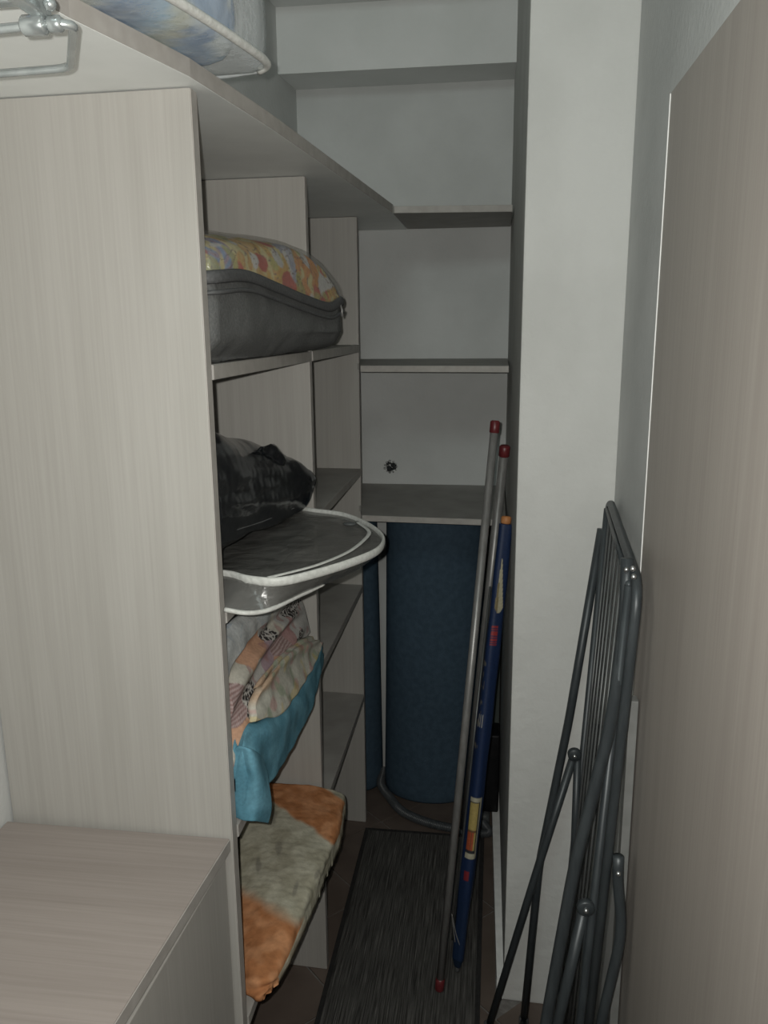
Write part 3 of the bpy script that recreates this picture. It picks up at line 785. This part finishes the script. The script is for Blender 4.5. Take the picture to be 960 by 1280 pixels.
tag(obj('pale_sheet', v, f, M['print'], None, True, None, None, c), 'pale blue-grey sheet bunched at the top near end of the linen pile', 'sheet')

def floral_col(u, v, p):
    c = (0.47, 0.46, 0.40)
    c = lerp(c, (0.52, 0.32, 0.19), sstep(0.10, 0.25, nz((p[0], p[1] * 0.5, p[2]), 20, 4)) * 0.7 * sstep(0.3, 0.6, v))
    c = lerp(c, (0.46, 0.24, 0.23), sstep(0.20, 0.32, nz(p, 34, 8)) * 0.55)
    c = lerp(c, (0.30, 0.34, 0.25), sstep(0.22, 0.34, nz(p, 40, 14)) * 0.8)
    c = lerp(c, (0.58, 0.45, 0.16), sstep(0.32, 0.40, nz(p, 30, 24)) * 0.45)
    return c
flo_ = [[(-0.3449,1.0858,0.8886), (-0.3396,1.1224,0.8770), (-0.3334,1.1775,0.8552), (-0.3316,1.3002,0.8414), (-0.3334,1.4385,0.8337), (-0.3393,1.5416,0.8333)],
        [(-0.3455,1.0947,0.9050), (-0.3431,1.1479,0.9034), (-0.3420,1.2165,0.8996), (-0.3415,1.3118,0.8873), (-0.3398,1.4290,0.8635), (-0.3414,1.5218,0.8446)],
        [(-0.3475,1.1254,0.9191), (-0.3457,1.1835,0.9198), (-0.3453,1.2574,0.9146), (-0.3444,1.3372,0.9008), (-0.3435,1.4330,0.8764), (-0.3454,1.5035,0.8550)],
        [(-0.3532,1.1901,0.9109), (-0.3511,1.2526,0.9106), (-0.3498,1.3129,0.9060), (-0.3506,1.3868,0.8945), (-0.3495,1.4527,0.8766), (-0.3530,1.5015,0.8606)]]
g = clampy(displace(grid_pts(flo_, 110, 60), lambda u, v, p: 0.0022 * math.sin(v * 11 + u * 3) + 0.003 * nz(p, 30, 5)))
v, f, c = pad(g, (-0.012, 0, -0.001), 0.001, floral_col)
tag(obj('floral_sheet', v, f, M['print'], None, True, None, None, c), 'thin pale floral sheet with a hemmed edge lying over the blue sheet', 'sheet')

def blue_col(u, v, p):
    return lerp((0.085, 0.22, 0.29), (0.12, 0.28, 0.36), sstep(-0.3, 0.3, nz(p, 30, 2)))
bl = [[(-0.3689,1.0320,0.7581), (-0.3532,1.0370,0.7640), (-0.3432,1.0696,0.7640), (-0.3357,1.1334,0.7640), (-0.3292,1.2331,0.7640), (-0.3293,1.3564,0.7660), (-0.3390,1.4937,0.7720), (-0.3479,1.5850,0.7850)],
      [(-0.3663,1.0320,0.8093), (-0.3481,1.0320,0.8364), (-0.3343,1.0525,0.8513), (-0.3304,1.1343,0.8375), (-0.3277,1.2351,0.8208), (-0.3276,1.3615,0.8132), (-0.3321,1.4744,0.8151), (-0.3378,1.5331,0.8211)],
      [(-0.3653,1.0320,0.8518), (-0.3487,1.0373,0.8842), (-0.3461,1.0799,0.8785), (-0.3417,1.1605,0.8632), (-0.3386,1.2597,0.8451), (-0.3364,1.3825,0.8303), (-0.3399,1.4821,0.8283), (-0.3433,1.5366,0.8299)],
      [(-0.3632,1.0402,0.8754), (-0.3611,1.0812,0.8822), (-0.3570,1.1164,0.8749), (-0.3533,1.1930,0.8619), (-0.3493,1.2913,0.8476), (-0.3487,1.4103,0.8385), (-0.3497,1.4981,0.8349), (-0.3508,1.5485,0.8318)]]
def bfold(u, v, p):
    return 0.004 * math.sin(u * 9 + v * 7 + 3 * nz(p, 9, 3)) * (1 - 0.6 * u) + 0.003 * nz(p, 26, 4)
g = clampy(displace(grid_pts(bl, 120, 70), bfold))
v, f, c = pad(g, (-0.014, 0, -0.002), 0.002, blue_col)
bs = obj('blue_sheet', v, f, M['print'], None, True, None, None, c)
tag(bs, 'plain teal-blue sheet at the bottom of the linen pile, corner hanging over the shelf', 'sheet')
fl_ = [[(-0.3669,1.0320,0.8670), (-0.3510,1.0320,0.8756), (-0.3340,1.0372,0.8662), (-0.3340,1.0978,0.8165)],
       [(-0.3701,1.0320,0.8284), (-0.3519,1.0320,0.8323), (-0.3318,1.0320,0.8286), (-0.3240,1.0724,0.7972)],
       [(-0.3720,1.0320,0.7920), (-0.3527,1.0320,0.7908), (-0.3312,1.0320,0.7872), (-0.3240,1.0715,0.7602)],
       [(-0.3723,1.0320,0.7631), (-0.3543,1.0320,0.7593), (-0.3338,1.0320,0.7569), (-0.3280,1.0722,0.7282)]]
g = displace(grid_pts(fl_, 50, 50), lambda u, v, p: 0.0022 * math.sin(u * 8 - v * 5 + 2 * nz(p, 10, 6)) + 0.0015 * nz(p, 30, 9))
v, f, c = pad(g, (-0.002, 0.005, 0), 0.001, blue_col)
obj('hanging_corner', v, f, M['print'], bs, True, None, None, c)
# ================================================================== BLANKET ON THE LOWEST SHELF
SD = 0.4205
def blanket_col(u, v, p):
    e = 0.012 * nz(p, 40, 3)
    w = v + e
    cream = lerp((0.36, 0.34, 0.26), (0.46, 0.44, 0.35), sstep(-0.3, 0.3, nz(p, 30, 5)))
    orange = lerp((0.41, 0.175, 0.075), (0.53, 0.255, 0.125), sstep(-0.35, 0.35, nz(p, 45, 7)))
    k = sstep(0.095, 0.11, w) * (1 - sstep(0.275, 0.29, w)) + sstep(0.565, 0.62, w)
    if u > 0.955: k *= 0.1 if w < 0.85 else 1
    c = lerp(cream, orange, max(0, min(1, k)))
    for cu, cv in ((0.28, 0.325), (0.36, 0.405), (0.80, 0.415), (0.20, 0.485), (0.62, 0.495), (0.90, 0.53)):
        d = math.hypot((u - cu) * 0.9, v - cv) + 0.012 * nz(p, 60, 2)
        c = lerp((0.16, 0.15, 0.13), c, sstep(0.014, 0.032, d) * 0.55 + 0.45)
    return c
bk_ = [[(-0.6247,1.8669,0.4780), (-0.5491,1.8239,0.4780), (-0.4723,1.7635,0.4760), (-0.3844,1.6765,0.4720), (-0.3248,1.6185,0.4620), (-0.3138,1.6069,0.4500)],
       [(-0.5741,1.6905,0.4780), (-0.5050,1.6660,0.4800), (-0.4353,1.6151,0.4800), (-0.3633,1.5618,0.4780), (-0.3118,1.5315,0.4700), (-0.3037,1.5519,0.4500)],
       [(-0.5362,1.5569,0.4780), (-0.4699,1.5209,0.4800), (-0.4042,1.4695,0.4800), (-0.3435,1.4244,0.4780), (-0.3027,1.3989,0.4700), (-0.2975,1.4366,0.4480)],
       [(-0.4871,1.3941,0.4740), (-0.4361,1.3609,0.4780), (-0.3855,1.3324,0.4780), (-0.3421,1.3072,0.4760), (-0.3120,1.2942,0.4680), (-0.3063,1.3290,0.4460)],
       [(-0.4482,1.2644,0.4660), (-0.4096,1.2420,0.4700), (-0.3743,1.2217,0.4710), (-0.3439,1.2053,0.4690), (-0.3203,1.2014,0.4600), (-0.3129,1.2286,0.4420)],
       [(-0.4166,1.1620,0.4520), (-0.3880,1.1476,0.4560), (-0.3631,1.1383,0.4570), (-0.3426,1.1334,0.4540), (-0.3285,1.1313,0.4480), (-0.3221,1.1423,0.4360)],
       [(-0.3943,1.0988,0.4460), (-0.3734,1.0844,0.4520), (-0.3556,1.0782,0.4520), (-0.3408,1.0766,0.4490), (-0.3315,1.0805,0.4420), (-0.3281,1.0914,0.4340)],
       [(-0.3763,1.0600,0.4300), (-0.3653,1.0544,0.4320), (-0.3565,1.0512,0.4330), (-0.3493,1.0532,0.4320), (-0.3429,1.0583,0.4310), (-0.3398,1.0656,0.4290)]]
g = grid_pts(bk_, 90, 170)
def bw(u, v, p):
    a = 0.0016 * nz(p, 50, 3) + 0.003 * nz(p, 15, 8)
    q = 0.0004 * math.sin(p[1] * 420 + 6 * nz(p, 12, 2)) * (1 if v < 0.6 else 0)
    s = 0.005 * math.sin(v * 55 + u * 5 + 2 * nz(p, 12, 4)) * sstep(0.82, 0.95, v) * (1 - u * 0.5)
    return -(a + q + s)
g = clampy(displace(g, bw))
v, f, c = pad(g, (0, 0, -0.001), 0.0, blanket_col)
# underside settles flat on the shelf
nvv = 171 * 91
v = [Vector(p) for p in v]
for i in range(nvv, 2 * nvv): v[i].z = SD + 0.0015
for i in range(2 * nvv, len(v)): v[i].z = (SD + 0.002 + max(v[i].z, SD)) / 2
for i in range(nvv): v[i].z = max(v[i].z, SD + 0.004)
tag(obj('striped_blanket', v, f, M['print_wool'], None, True, None, None, c), 'folded fleecy cream blanket with orange bands on the lowest left shelf', 'blanket')

# ================================================================== FOAM ROLLS UNDER THE LOW BOARD
def foam_roll(name, cx, cy, rx, ry, z0, z1, lean, label, fold=0.0):
    t = thing(name, label, 'foam mat', (cx, cy, z0), None)
    V, Fc = [], []
    seg, lv = 56, 12
    rows = [(z0, 0.94), (z0 + 0.008, 0.985), (z0 + 0.03, 1.0)] + [(z0 + 0.03 + (z1 - z0 - 0.06) * k / lv, 1.0) for k in range(1, lv)] + [(z1 - 0.02, 1.0), (z1 - 0.006, 0.985), (z1, 0.94)]
    for z, s in rows:
        for k in range(seg):
            a = 2 * math.pi * k / seg
            w = 1 + 0.012 * math.sin(3 * a + z * 3) + fold * 0.02 * math.sin(2 * a)
            V.append((cx + lean * (z - z0) + rx * s * w * math.cos(a), cy + ry * s * w * math.sin(a), z))
    n = len(rows)
    for i in range(n - 1):
        for k in range(seg): Fc.append((i * seg + k, i * seg + (k + 1) % seg, (i + 1) * seg + (k + 1) % seg, (i + 1) * seg + k))
    Fc.append(tuple(range(seg))[::-1]); Fc.append(tuple((n - 1) * seg + k for k in range(seg)))
    obj('foam_sheet', V, Fc, M['mat_blue'], t, True)
    sp = []
    for k in range(120):
        a = k * 0.22; r = 1 - k / 135
        sp.append((cx + lean * (z1 - z0) + rx * 0.9 * r * math.cos(a), cy + ry * 0.9 * r * math.sin(a), z1 + 0.0006))
    obj('spiral_end', *sweep(sp, 0.0016, 6), M['mat_dark'], t, True)
    return t
foam_roll('foam_mat_roll', -0.182, 2.388, 0.150, 0.098, 0.001, 0.955, 0.014, 'thick rolled slate-blue foam mat standing upright beneath the lowest back board')
foam_roll('foam_mat_roll', -0.437, 2.405, 0.096, 0.080, 0.001, 0.945, -0.012, 'slimmer dark blue foam roll half hidden behind the left shelving, beside the thick roll')

# ================================================================== VACUUM CLEANER IN THE CORNER
vac = thing('vacuum_cleaner', 'black vacuum cleaner tucked in the right corner behind the poles, grey hose on the floor', 'vacuum cleaner', (0.0, 2.23, 0))
obj('body', *box(-0.045, 0.034, 2.185, 2.27, 0.056, 0.305, 0.006), M['black_body'], vac, True)
obj('base', *box(-0.060, 0.010, 2.170, 2.285, 0.001, 0.055, 0.012), M['grey_base'], vac, True)
hp = [(-0.338, 2.40, 0.05), (-0.340, 2.352, 0.024), (-0.3073,2.2970,0.0170), (-0.2636,2.2272,0.0170), (-0.2104,2.1873,0.0170), (-0.1482,2.1621,0.0170), (-0.0764,2.1469,0.0170), (-0.0223,2.1378,0.0170), (0.006, 2.140, 0.02), (-0.01, 2.172, 0.03)]
hs = smooth_path(hp, 420)
obj('hose', *sweep(hs, lambda t: 0.0125 + 0.0016 * math.sin(t * 2 * math.pi * 105), 12), M['hose'], vac, True)

tag(obj('folded_board', *merge(box(-0.030, 0.0325, 2.330, 2.338, 0.001, 0.585, 0.002), box(-0.030, 0.0325, 2.340, 2.348, 0.001, 0.585, 0.002)), M['board_green']), 'slim grey-green folded board standing in the right corner behind the blue sunshade', 'board')

# ================================================================== RUG
rug = thing('carpet_runner', 'dark grey ribbed carpet runner along the narrow floor', 'rug', (-0.18, 1.3, 0))
obj('pile', *box(-0.346, -0.016, 0.1, 2.128, 0.0008, 0.0070, 0.001), M['rug'], rug)
for x0, x1 in ((-0.357, -0.3455), (-0.0165, -0.005)):
    obj('edging', *box(x0, x1, 0.1, 2.138, 0.0008, 0.0076, 0.001), M['rug_edge'], rug)
obj('edging', *box(-0.346, -0.016, 2.1275, 2.138, 0.0008, 0.0076, 0.001), M['rug_edge'], rug)
obj('burr', *merge(*[ball((-0.098 + dx, 1.852 + dy, 0.0095), r, 6, 4) for dx, dy, r in ((0, 0, 0.005), (0.006, 0.003, 0.004), (-0.005, 0.004, 0.003))]), M['rug_edge'], rug, True, 'small dark tuft of fluff')

# ================================================================== POLES AND ROLLED SUNSHADE
def pole(label, a, b, r, caps):
    a, b = Vector(a), Vector(b)
    t = thing('metal_pole', label, 'pole', a, 'grey poles leaning in the corner')
    d = (b - a); L = d.length; d.normalize()
    obj('tube', *cylinder(a + d * 0.004, d, r, L - 0.008, 18), M['steel_grey'], t, True)
    if caps[0]: obj('end_cap', *cylinder(a, d, r * 1.18, 0.030, 18, 0.003), M['red_cap'], t, True, 'dark red end cap')
    if caps[1]: obj('end_cap', *cylinder(b - d * 0.024, d, r * 1.18, 0.028, 18, 0.003), M['red_cap'], t, True, 'dark red end cap')
    return t
pole('slim grey pole with red caps at both ends, its foot on the carpet runner', (-0.0969,1.5497,0.0100), (0.0009,1.7400,1.2643), 0.0088, (1, 1))
pole('stouter grey pole with one red cap, leaning right of the slim pole', (-0.0669,2.1466,0.0100), (0.0248,1.9400,1.1828), 0.0112, (0, 1))
pa, pb_ = Vector((-0.0587,1.6120,0.0220)), Vector((0.0289,1.8000,1.0295))
sun = thing('rolled_sunshade', 'rolled blue nylon sunshade with yellow and red print, leaning beside the grey poles', 'sunshade', pa)
d = (pb_ - pa); L = d.length; dn = d.normalized()
nL, nA = 420, 72
V, Fc, Cc = [], [], []
toc = Vector((0, -1, 0)); toc = (toc - dn * toc.dot(dn)).normalized(); side = dn.cross(toc)   # toc faces the aisle
if side.x < 0: side = -side
for i in range(nL + 1):
    t = i / nL
    r = 0.0152 * (0.86 + 0.26 * sstep(0.0, 0.25, t) - 0.10 * sstep(0.55, 1.0, t)) + 0.0006 * math.sin(t * 37)
    if t < 0.02: r *= 0.55 + 0.45 * (t / 0.02)
    for j in range(nA):
        an = 2 * math.pi * j / nA
        q = toc * math.cos(an) + side * math.sin(an)
        fl2 = 1 + 0.10 * math.sin(3 * an + t * 4)
        V.append(pa + d * t + q * r * fl2)
        s = math.sin(an); front = math.cos(an) > -0.15
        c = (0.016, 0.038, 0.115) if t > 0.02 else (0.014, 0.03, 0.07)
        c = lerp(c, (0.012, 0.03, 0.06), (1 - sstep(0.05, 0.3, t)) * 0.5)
        if front:
            if 0.257 < t < 0.395 and -0.75 < s < 0.85:      # cream framed yellow label low down
                c = (0.62, 0.58, 0.44)
                if 0.268 < t < 0.385 and -0.72 < s < 0.62:
                    c = (0.05, 0.05, 0.06)
                if 0.274 < t < 0.381 and -0.70 < s < 0.48:
                    c = (0.60, 0.46, 0.16)
                    if t < 0.315 and s < 0.2: c = (0.55, 0.12, 0.05)
                    if abs(t - 0.318) < 0.003 or (t < 0.318 and abs(s + 0.1) < 0.07): c = (0.2, 0.1, 0.05)
            if 0.205 < t < 0.228 and -0.55 < s < 0.1: c = (0.30, 0.03, 0.04)
            if 0.735 < t < 0.778 and -0.35 < s < 0.55 and (t * 700) % 4 > 1.2: c = (0.45, 0.05, 0.05)
            if 0.805 < t < 0.93:                            # pale drop-shaped mark near the top
                k = (t - 0.805) / 0.125
                hw = 0.66 * (1 - k) ** 0.9 * min(1, k * 9) ** 0.5
                if abs(s - 0.02 - 0.3 * (1 - k)) < hw:
                    c = (0.66, 0.60, 0.42)
                    if abs(s - 0.02 - 0.3 * (1 - k)) > hw * 0.3 and s < 0.1 and k < 0.55: c = (0.30, 0.24, 0.12)
            if s < -0.55 and 0.5 < t < 0.72 and noise.noise(Vector((t * 60, s * 3, 1))) > 0.25: c = (0.20, 0.19, 0.17)
            if -0.8 < s < -0.2 and abs(t - 0.565) < 0.014 and (s * 9) % 2 > 1: c = (0.55, 0.53, 0.48)
        Cc.append(tuple(q * 0.62 for q in c))
for i in range(nL):
    for j in range(nA): Fc.append((i * nA + j, i * nA + (j + 1) % nA, (i + 1) * nA + (j + 1) % nA, (i + 1) * nA + j))
Fc.append(tuple(range(nA))[::-1]); Fc.append(tuple(nL * nA + j for j in range(nA)))
obj('printed_cover', V, Fc, M['print_gloss'], sun, True, None, None, Cc)
obj('wooden_tip', *merge(cylinder(pb_, dn, 0.0115, 0.018, 16, 0.003)), M['tip'], sun, True, 'orange-brown wooden tip')
obj('foot_spike', *cylinder(pa - dn * 0.012, dn, 0.006, 0.016, 12, 0.002), M['black_trim'], sun, True)
# thin stick along the cover and a loose tie at the bottom
obj('rib_stick', *cylinder(pa + d * 0.06 - side * 0.0192 + toc * 0.002, dn, 0.0026, L * 0.80, 10), M['wire_grey'], sun, True, 'thin grey metal rib')
ty = [pa + d * 0.055 + toc * 0.013, pa + d * 0.08 - side * 0.012 + toc * 0.012, pa + d * 0.12 - side * 0.026 + toc * 0.006, pa + d * 0.10 - side * 0.022 + toc * 0.004, pa + d * 0.06 - side * 0.012 + toc * 0.010]
obj('tie_cord', *sweep(smooth_path(ty, 30), 0.0012, 6), M['steel_grey'], sun, True)

# ================================================================== FOLDED DRYING RACK
rk = thing('drying_rack', 'folded dark grey steel clothes drying rack leaning against the right wall', 'drying rack', (0.15, 1.27, 0))
def tube(name, pts, r=0.0085, m='rack_grey', rnd=0.05, label=None, seg=12):
    return obj(name, *sweep(round_path(pts, rnd, 8), r, seg), M[m], rk, True, label)
TF, TN = Vector((0.2125, 1.515, 1.150)), Vector((0.1865, 1.030, 1.140))
FF, FN = Vector((0.160, 1.50, 0.03)), Vector((0.138, 1.045, 0.03))
def lerpv(a, b, t): return a + (b - a) * t
# main frame: one bent tube, far post - top bar - near post - bottom bar
tube('frame_tube', [lerpv(TF, FF, 1.0), TF, TN, lerpv(TN, FN, 1.0)], 0.0070, 'rack_grey', 0.050)
tube('frame_crossbar', [lerpv(TF, FF, 0.93), lerpv(TN, FN, 0.93)], 0.006)
# drying wires of the main frame, each one
for k in range(9):
    s = (k + 0.7) / 9.6
    a, b = lerpv(TF, TN, s), lerpv(FF, FN, s)
    obj('wire', *sweep([lerpv(a, b, 0.004), lerpv(a, b, 0.5), lerpv(a, b, 0.93)], 0.0022, 6), M['wire_grey'], rk, True)
# folded wing, a second lighter frame just in front with its own wires
WF, WN = TF + Vector((-0.006, -0.024, -0.013)), TN + Vector((-0.006, 0.034, -0.013))
VF, VN = Vector((0.160, 1.49, 0.12)), Vector((0.136, 1.085, 0.12))
tube('wing_frame', [WF, VF, VN, WN], 0.0062, 'rack_grey', 0.05)
for k in range(7):
    s = (k + 0.9) / 8.0
    obj('wire', *sweep([lerpv(WF, WN, min(1, s * 1.02 + 0.02)), lerpv(VF, VN, s)], 0.0020, 6), M['wire_grey'], rk, True)
tube('wing_crossbar', [WF, WN], 0.0045)
# second wing folded on the wall side; its rounded end shows low down beside the panel
tube('wing_frame', [(0.1822,1.0300,0.7460), (0.1831,1.0300,0.7081), (0.1941,1.0300,0.6251), (0.1728,1.0300,0.4738), (0.135, 1.03, 0.10), (0.160, 1.46, 0.10), (0.203, 1.47, 0.72)], 0.0075, 'rack_grey', 0.04)
# legs
LT = Vector((0.200, 1.505, 1.095))
tube('leg', [LT, (0.1553,1.4970,0.7122), (0.1085,1.4900,0.3938), (0.088, 1.485, 0.012)], 0.0082, 'rack_grey', 0.03, 'far long leg')
tube('leg', [(0.1655,1.4780,0.6462), (0.1042,1.4700,0.3988), (0.014, 1.462, 0.012)], 0.0078, 'rack_grey', 0.02, 'far short leg')
tube('leg', [(0.1731,1.4780,0.6467), (0.1749,1.4750,0.4142), (0.172, 1.475, 0.012)], 0.0072, 'rack_grey', 0.02)
tube('leg', [(0.1795,1.0850,1.1582), (0.1802,1.0750,1.0804), (0.1679,1.0650,0.9263), (0.1273,1.0550,0.7130), (0.0944,1.0450,0.4422), (0.060, 1.04, 0.012)], 0.0088, 'rack_grey', 0.05, 'near long leg, thickest tube')
tube('leg', [(0.1457,1.0750,0.6224), (0.1146,1.0700,0.4200), (0.035, 1.06, 0.012)], 0.0082, 'rack_grey', 0.02, 'near short leg')
tube('leg', [(0.1540,1.0850,0.6152), (0.1597,1.0850,0.4108), (0.150, 1.085, 0.012)], 0.0082, 'rack_grey', 0.02)
tube('leg_crossbar', [(0.088, 1.485, 0.020), (0.060, 1.04, 0.020)], 0.007)
tube('leg_crossbar', [(0.014, 1.462, 0.020), (0.035, 1.06, 0.020)], 0.007)
for p in ((0.088, 1.485), (0.014, 1.462), (0.060, 1.04), (0.035, 1.06)):
    obj('foot_cap', *cylinder((p[0], p[1], 0.001), (0, 0, 1), 0.0105, 0.024, 12, 0.003), M['black_trim'], rk, True)
# flattened ends, hinge plates and rivets
obj('sleeve', *sweep([Vector((0.2154,1.5000,1.1168)), Vector((0.2141,1.5000,1.0865)), Vector((0.2094,1.5000,1.0373))], lambda t: 0.0105 - 0.0018 * t, 12), M['black_trim'], rk, True, 'black plastic sleeve at the top corner')
def hinge(c, ax, r=0.013, t=0.012):
    c = Vector(c); ax = Vector(ax).normalized()
    pl = obj('hinge_plate', *cylinder(c - ax * t / 2, ax, r, t, 16, 0.002), M['rack_grey'], rk, True)
    obj('rivet', *ball(c - ax * (t / 2 + 0.001), 0.0042, 10, 6), M['zinc'], pl, True)
hinge((0.1660,1.4700,0.6542), (0, 1, 0.05))
hinge((0.1466,1.0660,0.6323), (0, 1, 0.05))
hinge((0.1076,1.4790,0.4035), (0, 1, 0.05), 0.007, 0.010)
for q in ((0.1763,1.0200,1.1630), (0.1771,1.0720,1.1464), (0.1779,1.0200,1.1525), (0.2155,1.4900,1.0891), (0.1819,1.0200,0.7256)):
    obj('rivet', *ball(q, 0.0038, 10, 6), M['zinc'], rk, True)
